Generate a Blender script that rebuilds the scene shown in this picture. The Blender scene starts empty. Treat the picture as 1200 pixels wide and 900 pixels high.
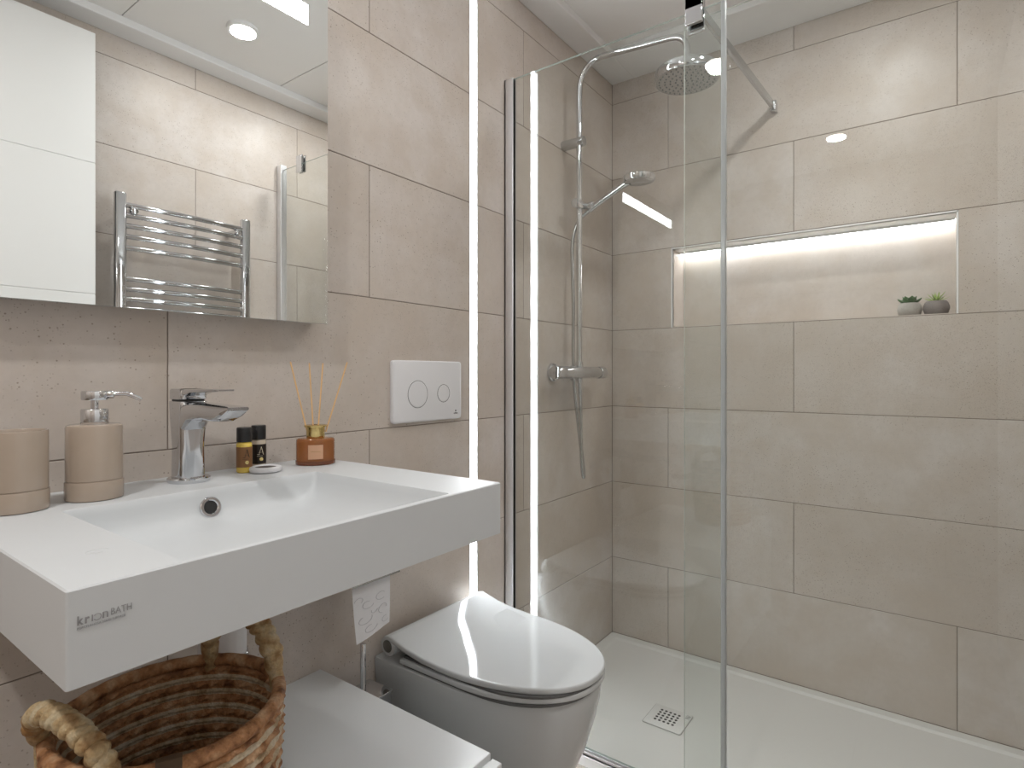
import bpy, bmesh, math, random
from mathutils import Vector, Matrix
random.seed(7)
PI = math.pi
C = bpy.context.scene.collection
scene = bpy.context.scene

# ------------------------------------------------------------------ camera, world, exposure, lights
cam_d = bpy.data.cameras.new('camera')
cam_d.sensor_width = 36.0
cam_d.lens = 36.0 * 674.07 / 1200.0
cam_d.shift_y = (438.96 - 450.0) / 1200.0
cam_d.clip_start = 0.02
cam = bpy.data.objects.new('camera', cam_d)
C.objects.link(cam)
cam.location = (-2.2026, -1.0838, 1.0798)
cam.rotation_euler = (PI / 2, 0, math.radians(36.076 - 90))
scene.camera = cam

w = bpy.data.worlds.new('world')
scene.world = w
w.use_nodes = True
w.node_tree.nodes['Background'].inputs[0].default_value = (0.9, 0.95, 1, 1)
w.node_tree.nodes['Background'].inputs[1].default_value = 0.3
vs = scene.view_settings
vs.view_transform = 'Standard'
vs.look = 'None'
vs.gamma = 1
vs.use_curve_mapping = False
vs.exposure = 0.36

CEIL = 2.295
W = 1.38              # room width (sink wall y=0, opposite wall y=-W)
XD = -3.2             # wall behind the camera
FLOOR = -0.03
DOWN = [(-1.614, -0.397, 0.9), (-2.66, -0.687, 9), (-1.103, -1.011, 1.5), (-0.6, -0.945, 3.3)]
DOWN_COL = (1.0, 0.995, 0.985)
LED = 27             # wall strip
NICHE = 11.0
BAND = 14.0
for i, (x, y, e) in enumerate(DOWN):
    l = bpy.data.lights.new('downlight_lamp', 'AREA')
    l.shape = 'DISK'
    l.size = 0.085
    l.energy = e
    l.color = DOWN_COL
    o = bpy.data.objects.new('downlight_lamp', l)
    o.location = (x, y, CEIL + 0.010)
    C.objects.link(o)

# ------------------------------------------------------------------ helpers
class MB:
    def __init__(s):
        s.bm = bmesh.new()
    def faces(s, verts, faces, mat=0, smooth=False):
        vv = [s.bm.verts.new(v) for v in verts]
        out = []
        for f in faces:
            try:
                ff = s.bm.faces.new([vv[i] for i in f])
                ff.material_index = mat
                ff.smooth = smooth
                out.append(ff)
            except ValueError:
                pass
        return out
    def box(s, a, b, mat=0):
        x0, x1 = sorted((a[0], b[0])); y0, y1 = sorted((a[1], b[1])); z0, z1 = sorted((a[2], b[2]))
        v = [(x0, y0, z0), (x1, y0, z0), (x1, y1, z0), (x0, y1, z0), (x0, y0, z1), (x1, y0, z1), (x1, y1, z1), (x0, y1, z1)]
        return s.faces(v, [(3, 2, 1, 0), (4, 5, 6, 7), (0, 1, 5, 4), (1, 2, 6, 5), (2, 3, 7, 6), (3, 0, 4, 7)], mat)
    def rings(s, rings, mat=0, smooth=True, cap0=True, cap1=True, closed=True, mats=None):
        n = len(rings[0])
        vv = [[s.bm.verts.new(p) for p in r] for r in rings]
        for i in range(len(vv) - 1):
            for k in range(n if closed else n - 1):
                j = (k + 1) % n
                f = s.bm.faces.new((vv[i][k], vv[i][j], vv[i + 1][j], vv[i + 1][k]))
                f.smooth = smooth
                f.material_index = mats[i] if mats else mat
        if cap0:
            f = s.bm.faces.new(list(reversed(vv[0]))); f.material_index = mats[0] if mats else mat
        if cap1:
            f = s.bm.faces.new(vv[-1]); f.material_index = mats[-1] if mats else mat
        return vv
    def lathe(s, prof, c=(0, 0, 0), axis=(0, 0, 1), seg=40, mat=0, mats=None, sx=1.0, sy=1.0, rot=0, cap0=True, cap1=True):
        q = Vector((0, 0, 1)).rotation_difference(Vector(axis).normalized())
        c = Vector(c)
        R = []
        for r, z in prof:
            ring = []
            for k in range(seg):
                a = 2 * PI * k / seg
                p = Vector((r * sx * math.cos(a), r * sy * math.sin(a), z))
                p = Matrix.Rotation(rot, 3, 'Z') @ p
                ring.append(c + q @ p)
            R.append(ring)
        return s.rings(R, mat, True, cap0, cap1, True, mats)
    def cyl(s, a, b, r, seg=24, mat=0, bev=0.0, r2=None):
        a = Vector(a); b = Vector(b)
        L = (b - a).length
        r2 = r if r2 is None else r2
        if bev > 0:
            prof = [(r - bev, 0), (r - bev * .3, bev * .3), (r, bev), (r2, L - bev), (r2 - bev * .3, L - bev * .3), (r2 - bev, L)]
        else:
            prof = [(r, 0), (r2, L)]
        return s.lathe(prof, a, b - a, seg, mat)
    def tube(s, pts, r, seg=12, mat=0, rf=None):
        pts = [Vector(p) for p in pts]
        n = len(pts)
        T = []
        for i in range(n):
            t = pts[min(i + 1, n - 1)] - pts[max(i - 1, 0)]
            T.append(t.normalized())
        u = T[0].orthogonal().normalized()
        R = []
        for i in range(n):
            if i:
                q = T[i - 1].rotation_difference(T[i])
                u = (q @ u).normalized()
            v = T[i].cross(u)
            ring = []
            for k in range(seg):
                a = 2 * PI * k / seg
                rr = rf(i / (n - 1), a) if rf else r
                ring.append(pts[i] + (u * math.cos(a) + v * math.sin(a)) * rr)
            R.append(ring)
        return s.rings(R, mat)
    def build(s, name, mat, parent=None, bevel=0, segs=2, world=True, sharp=40, recalc=True):
        if recalc:
            bmesh.ops.recalc_face_normals(s.bm, faces=s.bm.faces[:])
        me = bpy.data.meshes.new(name)
        s.bm.to_mesh(me)
        s.bm.free()
        me.set_sharp_from_angle(angle=math.radians(sharp))
        for m in (mat if isinstance(mat, (list, tuple)) else [mat]):
            me.materials.append(m)
        o = bpy.data.objects.new(name, me)
        C.objects.link(o)
        if parent:
            o.parent = parent
            if world:
                o.matrix_parent_inverse = full_mat(parent).inverted()
        if bevel:
            b = o.modifiers.new('bevel', 'BEVEL')
            b.width = bevel; b.segments = segs; b.limit_method = 'ANGLE'; b.angle_limit = math.radians(40)
            b.harden_normals = False
        return o

def full_mat(o):
    m = Matrix.Translation(o.location) @ o.rotation_euler.to_matrix().to_4x4()
    if o.parent:
        m = full_mat(o.parent) @ o.matrix_parent_inverse @ m
    return m

def thing(name, label, cat, loc, group=None):
    o = bpy.data.objects.new(name, None)
    o.empty_display_size = 0.05
    o.location = loc
    C.objects.link(o)
    return tag(o, label, cat, group)
def tag(o, label, cat, group=None):
    o['label'] = label; o['category'] = cat
    if group: o['group'] = group
    return o
def struct(o):
    o['kind'] = 'structure'
    return o
def smooth_path(P, n=8):
    P = [Vector(p) for p in P]
    out = []
    for i in range(len(P) - 1):
        p0 = P[max(i - 1, 0)]; p1 = P[i]; p2 = P[i + 1]; p3 = P[min(i + 2, len(P) - 1)]
        for k in range(n):
            t = k / n
            out.append(0.5 * ((2 * p1) + (p2 - p0) * t + (2 * p0 - 5 * p1 + 4 * p2 - p3) * t * t + (3 * p1 - p0 - 3 * p2 + p3) * t ** 3))
    out.append(P[-1])
    return out
def rrect(cx, cy, hx, hy, r, z, n=6):
    out = []
    for qx, qy, a0 in ((1, 1, 0), (-1, 1, PI / 2), (-1, -1, PI), (1, -1, 1.5 * PI)):
        for k in range(n + 1):
            a = a0 + PI / 2 * k / n
            out.append((cx + qx * (hx - r) + r * math.cos(a), cy + qy * (hy - r) + r * math.sin(a), z))
    return out
def text(name, body, mat, size, loc, ux, uy, parent=None, depth=0.0004, align='CENTER', sx=1.0, shear=0.0, offset=0.0):
    cu = bpy.data.curves.new(name, 'FONT')
    cu.body = body; cu.size = size; cu.extrude = depth; cu.align_x = align; cu.align_y = 'CENTER'; cu.shear = shear; cu.offset = offset
    cu.resolution_u = 3
    t = bpy.data.objects.new(name, cu)
    C.objects.link(t)
    dg = bpy.context.evaluated_depsgraph_get()
    me = bpy.data.meshes.new_from_object(t.evaluated_get(dg))
    bpy.data.objects.remove(t)
    ux = Vector(ux).normalized(); uy = Vector(uy).normalized(); uz = ux.cross(uy)
    M = Matrix((ux * sx, uy, uz)).transposed().to_4x4()
    M.translation = Vector(loc)
    me.transform(M)
    me.materials.clear(); me.materials.append(mat)
    o = bpy.data.objects.new(name, me)
    C.objects.link(o)
    if parent:
        o.parent = parent
        o.matrix_parent_inverse = full_mat(parent).inverted()
    return o

# ------------------------------------------------------------------ materials
def new_mat(name):
    m = bpy.data.materials.new(name); m.use_nodes = True
    nt = m.node_tree
    return m, nt, nt.nodes['Principled BSDF'], nt.nodes['Material Output']
def pm(name, col, rough=0.5, metal=0.0, spec=0.5, coat=0.0, trans=0.0, ior=1.45, noise=0.0, nscale=30, bump=0.0, sss=0.0):
    m, nt, b, out = new_mat(name)
    b.inputs['Base Color'].default_value = (*col, 1)
    b.inputs['Roughness'].default_value = rough
    b.inputs['Metallic'].default_value = metal
    b.inputs['Specular IOR Level'].default_value = spec
    b.inputs['Coat Weight'].default_value = coat
    b.inputs['Coat Roughness'].default_value = 0.03
    b.inputs['Transmission Weight'].default_value = trans
    b.inputs['IOR'].default_value = ior
    if noise or bump:
        tc = nt.nodes.new('ShaderNodeTexCoord')
        nz = nt.nodes.new('ShaderNodeTexNoise'); nz.inputs['Scale'].default_value = nscale; nz.inputs['Detail'].default_value = 5
        nt.links.new(tc.outputs['Object'], nz.inputs['Vector'])
        if noise:
            mx = nt.nodes.new('ShaderNodeMix'); mx.data_type = 'RGBA'
            mx.inputs[6].default_value = (*[c * (1 - noise) for c in col], 1)
            mx.inputs[7].default_value = (*[min(1, c * (1 + noise)) for c in col], 1)
            nt.links.new(nz.outputs['Fac'], mx.inputs[0]); nt.links.new(mx.outputs[2], b.inputs['Base Color'])
        if bump:
            bp = nt.nodes.new('ShaderNodeBump'); bp.inputs['Strength'].default_value = bump; bp.inputs['Distance'].default_value = 0.001
            nt.links.new(nz.outputs['Fac'], bp.inputs['Height']); nt.links.new(bp.outputs['Normal'], b.inputs['Normal'])
    return m
def emit(name, col, s):
    m, nt, b, out = new_mat(name)
    b.inputs['Base Color'].default_value = (*col, 1)
    b.inputs['Emission Color'].default_value = (*col, 1)
    b.inputs['Emission Strength'].default_value = s
    b.inputs['Roughness'].default_value = 0.5
    return m

def tile_mat(name, base=(0.60, 0.545, 0.50)):
    m, nt, b, out = new_mat(name)
    N = nt.nodes.new; L = nt.links.new
    geo = N('ShaderNodeNewGeometry')
    at = N('ShaderNodeAttribute'); at.attribute_name = 'tid'
    add = N('ShaderNodeVectorMath'); add.operation = 'MULTIPLY_ADD'
    L(at.outputs['Color'], add.inputs[0]); add.inputs[1].default_value = (17, 23, 11); L(geo.outputs['Position'], add.inputs[2])
    V = add.outputs[0]
    def noise(scale, det=6, rough=.55):
        n = N('ShaderNodeTexNoise'); n.inputs['Scale'].default_value = scale; n.inputs['Detail'].default_value = det; n.inputs['Roughness'].default_value = rough
        L(V, n.inputs['Vector']); return n.outputs['Fac']
    def ramp(inp, stops):
        r = N('ShaderNodeValToRGB'); cr = r.color_ramp
        while len(cr.elements) < len(stops): cr.elements.new(.5)
        for e, (p, c) in zip(cr.elements, stops):
            e.position = p; e.color = (c, c, c, 1) if isinstance(c, (int, float)) else (*c, 1)
        L(inp, r.inputs['Fac']); return r.outputs['Color']
    def mix(fac, a, bb, mode='MIX'):
        x = N('ShaderNodeMix'); x.data_type = 'RGBA'; x.blend_type = mode
        if isinstance(fac, (int, float)): x.inputs[0].default_value = fac
        else: L(fac, x.inputs[0])
        for i, v in ((6, a), (7, bb)):
            if isinstance(v, tuple): x.inputs[i].default_value = (*v, 1)
            else: L(v, x.inputs[i])
        return x.outputs[2]
    big = noise(2.6, 5)
    mid = noise(9, 6, .6)
    col = mix(ramp(big, [(.32, 0), (.68, 1)]), tuple(c * f for c, f in zip(base, (.90, .87, .83))), tuple(c * f for c, f in zip(base, (1.05, 1.06, 1.08))))
    col = mix(ramp(mid, [(.42, 0.0), (.62, .55)]), col, tuple(c * f for c, f in zip(base, (.88, .83, .77))))
    fine = noise(60, 4)
    col = mix(ramp(fine, [(.35, .14), (.6, 0.0)]), col, tuple(c * .72 for c in base))
    # pits: small dark holes clustered by a slow noise
    vo = N('ShaderNodeTexVoronoi'); vo.inputs['Scale'].default_value = 130; L(V, vo.inputs['Vector'])
    pit = ramp(vo.outputs['Distance'], [(.10, 1), (.23, 0)])
    sep = N('ShaderNodeSeparateColor'); L(vo.outputs['Color'], sep.inputs[0])
    sel = ramp(sep.outputs[0], [(.62, 0), (.66, 1)])
    clus = ramp(noise(3.4, 4, .6), [(.40, .18), (.56, 1)])
    mm = N('ShaderNodeMath'); mm.operation = 'MULTIPLY'; L(pit, mm.inputs[0]); L(sel, mm.inputs[1])
    m2 = N('ShaderNodeMath'); m2.operation = 'MULTIPLY'; L(mm.outputs[0], m2.inputs[0]); L(clus, m2.inputs[1])
    vo2 = N('ShaderNodeTexVoronoi'); vo2.inputs['Scale'].default_value = 310; L(V, vo2.inputs['Vector'])
    sep2 = N('ShaderNodeSeparateColor'); L(vo2.outputs['Color'], sep2.inputs[0])
    pa = N('ShaderNodeMath'); pa.operation = 'MULTIPLY'; L(ramp(vo2.outputs['Distance'], [(.18, 1), (.36, 0)]), pa.inputs[0]); L(ramp(sep2.outputs[0], [(.78, 0), (.82, .8)]), pa.inputs[1])
    pb = N('ShaderNodeMath'); pb.operation = 'MULTIPLY'; L(pa.outputs[0], pb.inputs[0]); L(ramp(noise(5, 5, .65), [(.44, .10), (.57, 1)]), pb.inputs[1])
    pm_ = N('ShaderNodeMath'); pm_.operation = 'MAXIMUM'; L(m2.outputs[0], pm_.inputs[0]); L(pb.outputs[0], pm_.inputs[1])
    m2 = pm_
    m3 = N('ShaderNodeMath'); m3.operation = 'MULTIPLY'; L(m2.outputs[0], m3.inputs[0]); m3.inputs[1].default_value = .8
    col = mix(m3.outputs[0], col, tuple(c * f for c, f in zip(base, (.42, .36, .3))))
    L(col, b.inputs['Base Color'])
    rg = N('ShaderNodeMapRange'); rg.inputs[3].default_value = .28; rg.inputs[4].default_value = .5
    L(mid, rg.inputs[0]); L(rg.outputs[0], b.inputs['Roughness'])
    bp = N('ShaderNodeBump'); bp.inputs['Strength'].default_value = .25; bp.inputs['Distance'].default_value = .0012
    hs = N('ShaderNodeMath'); hs.operation = 'MULTIPLY_ADD'; L(m2.outputs[0], hs.inputs[0]); hs.inputs[1].default_value = -1.0; L(noise(28, 6), hs.inputs[2])
    L(hs.outputs[0], bp.inputs['Height']); L(bp.outputs['Normal'], b.inputs['Normal'])
    b.inputs['Specular IOR Level'].default_value = .4
    return m

def glass_mat(name, tint=(0.965, 0.98, 0.972)):
    # clear sheet glass: transparent straight through, mirror reflection by Fresnel on both faces
    m, nt, b, out = new_mat(name)
    nt.nodes.remove(b)
    N = nt.nodes.new; L = nt.links.new
    geo = N('ShaderNodeNewGeometry')
    mr = N('ShaderNodeMapRange'); mr.inputs[3].default_value = 1.5; mr.inputs[4].default_value = 1 / 1.5
    L(geo.outputs['Backfacing'], mr.inputs[0])
    fr = N('ShaderNodeFresnel'); L(mr.outputs[0], fr.inputs['IOR'])
    tr = N('ShaderNodeBsdfTransparent'); tr.inputs[0].default_value = (*tint, 1)
    gl = N('ShaderNodeBsdfGlossy'); gl.inputs['Roughness'].default_value = 0.0; gl.inputs[0].default_value = (1, 1, 1, 1)
    mx = N('ShaderNodeMixShader'); L(fr.outputs[0], mx.inputs[0]); L(tr.outputs[0], mx.inputs[1]); L(gl.outputs[0], mx.inputs[2])
    L(mx.outputs[0], out.inputs['Surface'])
    return m

TILE = tile_mat('stone_tile')
FLOOR_TILE = tile_mat('floor_tile', (0.54, 0.49, 0.45))
GROUT = pm('grout', (0.23, 0.19, 0.16), .9, noise=.1, nscale=200)
WHITE_SOLID = pm('matt_white_solid_surface', (0.63, 0.65, 0.665), .42, noise=.01, nscale=50)
WHITE_GLOSS = pm('glazed_ceramic', (0.62, 0.64, 0.65), .06, noise=.01, nscale=10)
WHITE_LACQ = pm('white_lacquer', (0.76, 0.78, 0.79), .28, noise=.01, nscale=10)
WHITE_SATIN = pm('white_satin_plastic', (0.76, 0.76, 0.78), .35, noise=.01, nscale=10)
CEIL_M = pm('ceiling_paint', (0.84, 0.83, 0.81), .55, noise=.02, nscale=3)
TRIM_M = pm('white_coving', (0.84, 0.84, 0.84), .45, noise=.01, nscale=8)
DOOR_M = pm('door_paint', (0.86, 0.86, 0.85), .4, noise=.01, nscale=8)
TRAY_M = pm('resin_tray', (0.78, 0.77, 0.755), .5, noise=.03, nscale=250, bump=.1)
CHROME = pm('chrome', (0.66, 0.67, 0.69), .06, 1.0, noise=.02, nscale=20)
CHROME_DULL = pm('satin_chrome', (0.55, 0.56, 0.57), .22, 1.0, noise=.03, nscale=60)
ALU = pm('bright_aluminium', (0.80, 0.81, 0.83), .33, 1.0, noise=.02, nscale=60)
DARK = pm('dark_gap', (0.02, 0.02, 0.02), .6, noise=.1, nscale=50)
SEAL = pm('clear_seal', (0.56, 0.59, 0.59), .3, trans=.5, ior=1.3, noise=.02, nscale=40)
GLASS = glass_mat('shower_glass')
GLASS_EDGE = pm('glass_edge', (0.42, 0.50, 0.47), .2, trans=.3, noise=.03, nscale=60)
MIRROR = pm('mirror_silver', (0.90, 0.92, 0.91), .0, 1.0, noise=.003, nscale=4)
BEIGE = pm('beige_glaze', (0.40, 0.325, 0.26), .2, coat=.6, noise=.05, nscale=30)
LED_M = emit('led_diffuser', (0.93, 0.97, 1.0), LED)
NICHE_M = emit('niche_led_diffuser', (0.97, 0.98, 1.0), NICHE)
BAND_M = emit('mirror_lit_band', (0.93, 0.97, 1.0), BAND)
LAMP_M = emit('downlight_lens', (1.0, 0.96, 0.90), 14)
BLACK_PL = pm('black_cap_plastic', (0.012, 0.012, 0.013), .3, noise=.1, nscale=90)
GOLD = pm('gold_metal', (0.72, 0.56, 0.24), .2, 1.0, noise=.05, nscale=60)
INK = pm('grey_ink', (0.31, 0.31, 0.32), .6, noise=.05, nscale=90)
DARK_INK = pm('black_ink', (0.02, 0.018, 0.016), .6, noise=.05, nscale=90)
PAPER = pm('tissue_paper', (0.78, 0.78, 0.80), .9, noise=.02, nscale=120, bump=.15)
PAPER_LINE = pm('embossed_print', (0.50, 0.50, 0.53), .9, noise=.05, nscale=120)
REED = pm('pale_reed_wood', (0.76, 0.50, 0.25), .6, noise=.15, nscale=120)
POT_A = pm('light_concrete', (0.40, 0.38, 0.35), .85, noise=.12, nscale=120, bump=.3)
POT_B = pm('dark_concrete', (0.20, 0.175, 0.165), .85, noise=.12, nscale=120, bump=.3)
LEAF_A = pm('dark_succulent', (0.035, 0.12, 0.03), .45, noise=.4, nscale=60)
LEAF_B = pm('pale_succulent', (0.33, 0.45, 0.12), .45, noise=.35, nscale=70)
SOIL = pm('soil', (0.06, 0.045, 0.03), .95, noise=.3, nscale=150)

# ------------------------------------------------------------------ the room
TH = 0.316
def tiled_wall(name, rects, to3d, mat=(TILE, GROUT), backing=None, gap=0.0011, th=0.006):
    """rects: (u0,u1,z0,z1) tile outlines; to3d(u,z,d): d is depth behind the finished face"""
    mb = MB()
    lay = mb.bm.loops.layers.color.new('tid')
    for (u0, u1, z0, z1) in rects:
        a, b_, c, d = u0 + gap, u1 - gap, z0 + gap, z1 - gap
        e = .0007
        v = [to3d(a + e, c + e, 0), to3d(b_ - e, c + e, 0), to3d(b_ - e, d - e, 0), to3d(a + e, d - e, 0),
             to3d(a, c, e), to3d(b_, c, e), to3d(b_, d, e), to3d(a, d, e),
             to3d(a, c, th), to3d(b_, c, th), to3d(b_, d, th), to3d(a, d, th)]
        col = (random.random(), random.random(), random.random(), 1)
        fs = mb.faces(v, [(0, 1, 2, 3), (4, 5, 1, 0), (5, 6, 2, 1), (6, 7, 3, 2), (7, 4, 0, 3), (8, 9, 5, 4), (9, 10, 6, 5), (10, 11, 7, 6), (11, 8, 4, 7)], 0)
        for f in fs:
            for l in f.loops: l[lay] = col
    for (u0, u1, z0, z1, d0, d1) in backing:
        p = to3d(u0, z0, d0); q = to3d(u1, z1, d1)
        mb.box(p, q, 1)
    o = mb.build(name, list(mat))
    return struct(o)
ROWS = [(FLOOR, 0.0)] + [(k * TH, (k + 1) * TH) for k in range(7)] + [(7 * TH, CEIL + .06)]
# row index here: 1 is the lowest full row above the tray, 8 the cut row under the ceiling
def rows_to_rects(spans, joints_of_row):
    R = []
    for i, (z0, z1) in enumerate(ROWS):
        for (a, b) in spans:
            cuts = [a] + [j for j in sorted(joints_of_row(i)) if a + .01 < j < b - .01] + [b]
            for k in range(len(cuts) - 1): R.append((cuts[k], cuts[k + 1], z0, z1))
    return R
LX0, LX1 = -0.925, -0.889          # channel for the wall light strip
def jA(i):
    odd = (i % 2 == 1)
    return [-0.65, -1.293, -2.198, -3.103] if odd else [-1.742, -2.647]
tiled_wall('wall_left', rows_to_rects([(XD, LX0), (LX1, 0.0)], jA), lambda u, z, d: (u, d, z),
           backing=[(XD, LX0, FLOOR, CEIL + .06, .0012, .12), (LX1, 0.16, FLOOR, CEIL + .06, .0012, .12), (LX0 - .01, LX1 + .01, FLOOR, CEIL + .06, .02, .12)])
NY0, NY1, NZ0, NZ1, ND = -1.15, -0.257, 4 * TH + .001, 5 * TH - .003, 0.118
def jB(i):
    return [-0.243, -1.148] if i in (1, 7) else ([-0.243] if i == 3 else [-0.696])
rb = []
for r in rows_to_rects([(-W, 0.0)], lambda i: [NY0, NY1] if i == 5 else jB(i)):
    if abs(r[2] - 4 * TH) < 1e-4 and abs(r[0] - NY0) < 1e-3: continue
    rb.append(r)
tiled_wall('wall_back', rb, lambda u, z, d: (d, u, z),
           backing=[(-W - .12, 0.12, FLOOR, NZ0, .0012, .16), (-W - .12, 0.12, NZ1, CEIL + .06, .0012, .16), (-W - .12, NY0, NZ0, NZ1, .0012, .16), (NY1, .12, NZ0, NZ1, .0012, .16), (NY0, NY1, NZ0, NZ1, ND + .006, .16)])
# niche lining: tiled back, white metal edge trims and pale side faces
mb = MB(); lay = mb.bm.loops.layers.color.new('tid')
for f in mb.box((ND, NY0, NZ0), (ND + .008, NY1, NZ1), 0):
    for l in f.loops: l[lay] = (.3, .8, .5, 1)
for f in mb.box((.002, NY0, NZ0 - .004), (ND, NY1, NZ0 + .003), 0) + mb.box((.002, NY0, NZ0), (ND, NY0 + .004, NZ1), 0) + mb.box((.002, NY1 - .004, NZ0), (ND, NY1, NZ1), 0):
    for l in f.loops: l[lay] = (.6, .2, .1, 1)
mb.box((.002, NY0, NZ1 - .004), (ND, NY1, NZ1 + .003), 1)
t = .004
for a, b_ in (((-.0015, NY0 - .001, NZ0), (.012, NY0 + t, NZ1)), ((-.0015, NY1 - t, NZ0), (.012, NY1 + .001, NZ1)), ((-.0015, NY0, NZ1 - t), (.012, NY1, NZ1 + .001))):
    mb.box(a, b_, 1)
struct(mb.build('trim_1', [TILE, TRIM_M]))
def jC(i):
    return [-0.642, -1.547, -2.452] if i % 2 == 1 else [-1.095, -2.0, -2.905]
tiled_wall('wall_right', rows_to_rects([(XD, 0.0)], jC), lambda u, z, d: (u, -W - d, z), backing=[(XD, .12, FLOOR, CEIL + .06, .0012, .12)])
tiled_wall('wall_rear', rows_to_rects([(-W, 0.0)], jB), lambda u, z, d: (XD - d, u, z), backing=[(-W - .12, .12, FLOOR, CEIL + .06, .0012, .12)])
# floor: large tiles
mb = MB(); lay = mb.bm.loops.layers.color.new('tid')
x = XD
while x < -.78:
    x1 = min(x + .6, -.76)
    for y0, y1 in ((-W, -.9), (-.9, -.3), (-.3, 0)):
        col = (random.random(), random.random(), random.random(), 1)
        for f in mb.box((x + .001, y0 + .001, FLOOR - .01), (x1 - .001, y1 - .001, FLOOR), 0):
            for l in f.loops: l[lay] = col
    x = x1
mb.box((XD - .1, -W - .1, FLOOR - .1), (.1, .1, FLOOR - .0012), 1)
struct(mb.build('floor', [FLOOR_TILE, GROUT]))
# ceiling: raised panels with seams, lower border round the walls
mb = MB()
seams = [XD, -2.59, -1.99, -1.39, -0.79, -0.20]
for a, b_ in zip(seams[:-1], seams[1:]):
    mb.box((a + .002, -W + .1, CEIL + .026), (b_ - .002, -.1, CEIL + .045), 0)
mb.box((XD - .1, -W - .1, CEIL + .032), (.1, .1, CEIL + .1), 1)
struct(mb.build('ceiling', [CEIL_M, pm('seam_shadow_gap', (0.35, 0.34, 0.33), .8, noise=.05, nscale=30)]))
def border(name, a, b_):
    m = MB(); m.box(a, b_); return struct(m.build(name, TRIM_M, bevel=.003))
border('trim_2', (XD, -.1, CEIL), (0, 0, CEIL + .0315))
border('trim_3', (XD, -W, CEIL), (0, -W + .1, CEIL + .0315))
border('trim_4', (-.2, -W + .1, CEIL), (0, -.1, CEIL + .0315))
# white grooved door standing open against the wall opposite the basin
mb = MB()
gz = [FLOOR + .01, .025, .467, .909, 1.351, 1.793, 2.235]
for z0, z1 in zip(gz[:-1], gz[1:]):
    mb.box((-2.28, -W + .045, z0 + .0018), (-1.46, -W + .08, z1 - .0018))
mb.box((-2.28, -W + .045, gz[0] + .002), (-1.46, -W + .0775, gz[-1] - .002))
struct(mb.build('door_1', DOOR_M, bevel=.001))

# ------------------------------------------------------------------ downlights and strips
names = ['recessed round ceiling downlight above the front edge of the basin', 'recessed round ceiling downlight farthest from the shower',
         'recessed round ceiling downlight seen in the mirror', 'recessed round ceiling downlight just inside the shower']
for (x, y, e), lab in zip(DOWN, names):
    t = thing('ceiling_downlight', lab, 'downlight', (x, y, CEIL + .026), 'recessed ceiling downlights')
    m = MB(); m.lathe([(.043, .0), (.043, -.012), (.053, -.013), (.054, -.006), (.054, .0)], (x, y, CEIL + .026), cap0=False, cap1=False)
    m.build('rim', TRIM_M, t)
    m = MB(); m.lathe([(.0435, -.004), (.0435, -.008)], (x, y, CEIL + .026)); m.build('lens', LAMP_M, t)
t = thing('wall_light_strip', 'tall vertical white light strip set into the tiles beside the shower', 'light strip', (-.907, 0, FLOOR))
m = MB(); m.box((LX0 + .003, .004, FLOOR + .002), (LX1 - .003, .016, CEIL - .002)); m.build('diffuser', LED_M, t)
m = MB()
for a, b_ in ((LX0 + .0005, LX0 + .003), (LX1 - .003, LX1 - .0005)): m.box((a, -.0005, FLOOR + .002), (b_, .018, CEIL - .002))
m.build('channel', pm('white_channel', (0.75, 0.77, 0.80), .4, noise=.01, nscale=30), t)
t = thing('niche_light_strip', 'white light strip along the top of the shower niche', 'light strip', (.06, -.7, NZ1 - .004))
m = MB(); m.box((.084, NY0 + .006, NZ1 - .010), (.108, NY1 - .006, NZ1 - .006)); m.build('diffuser', NICHE_M, t)
m = MB(); m.box((.079, NY0 + .005, NZ1 - .0105), (.083, NY1 - .005, NZ1 - .0042))
m.build('channel', TRIM_M, t)

# ------------------------------------------------------------------ shower tray
tr = thing('shower_tray', 'flat white shower tray under the tiled shower', 'shower tray', (-.38, -.7, FLOOR))
m = MB()
X0, X1, Y0, Y1 = -.765, -.001, -W + .001, -.001
cx, cy, hx, hy = (X0 + X1) / 2, (Y0 + Y1) / 2, (X1 - X0) / 2, (Y1 - Y0) / 2
cxi, hxi = cx + .004, hx - .045
m.rings([rrect(cx, cy, hx, hy, .004, FLOOR), rrect(cx, cy, hx, hy, .004, -.002), rrect(cx, cy, hx - .002, hy - .002, .004, 0),
         rrect(cx, cy, hx - .035, hy - .035, .02, 0.0), rrect(cx, cy, hx - .045, hy - .045, .02, -.006), rrect(-.44, -.41, .064, .066, .006, -.0115)], 0, True)
m.build('tray', TRAY_M, tr, sharp=20)
dr = MB()
dr.rings([rrect(-.44, -.41, .0585, .0605, .006, -.0108), rrect(-.44, -.41, .0585, .0605, .006, -.0085), rrect(-.44, -.41, .057, .059, .005, -.0078)], 0, False)
drain = dr.build('drain_cover', TRAY_M, tr)
h = MB()
for i in range(5):
    for j in range(5):
        h.lathe([(.0044, -.0079), (.0044, -.0073)], (-.437 + (i - 2) * .0148, -.407 + (j - 2) * .0142, 0), seg=14)
h.build('drain_holes', DARK, drain)
text('drain_logo', 'N/', INK, .02, (-.4, -.462, -.0073), (1, 0, 0), (0, 1, 0), drain, .0002)
m = MB()
m.rings([rrect(-.44, -.41, .0605, .0625, .007, -.0109), rrect(-.44, -.41, .0605, .0625, .007, -.0096), rrect(-.44, -.41, .0587, .0607, .006, -.0096), rrect(-.44, -.41, .0587, .0607, .006, -.0109)], 0, False, False, False)
m.build('drain_seam', pm('drain_seam', (0.42, 0.41, 0.39), .7, noise=.05, nscale=90), drain)

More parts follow.
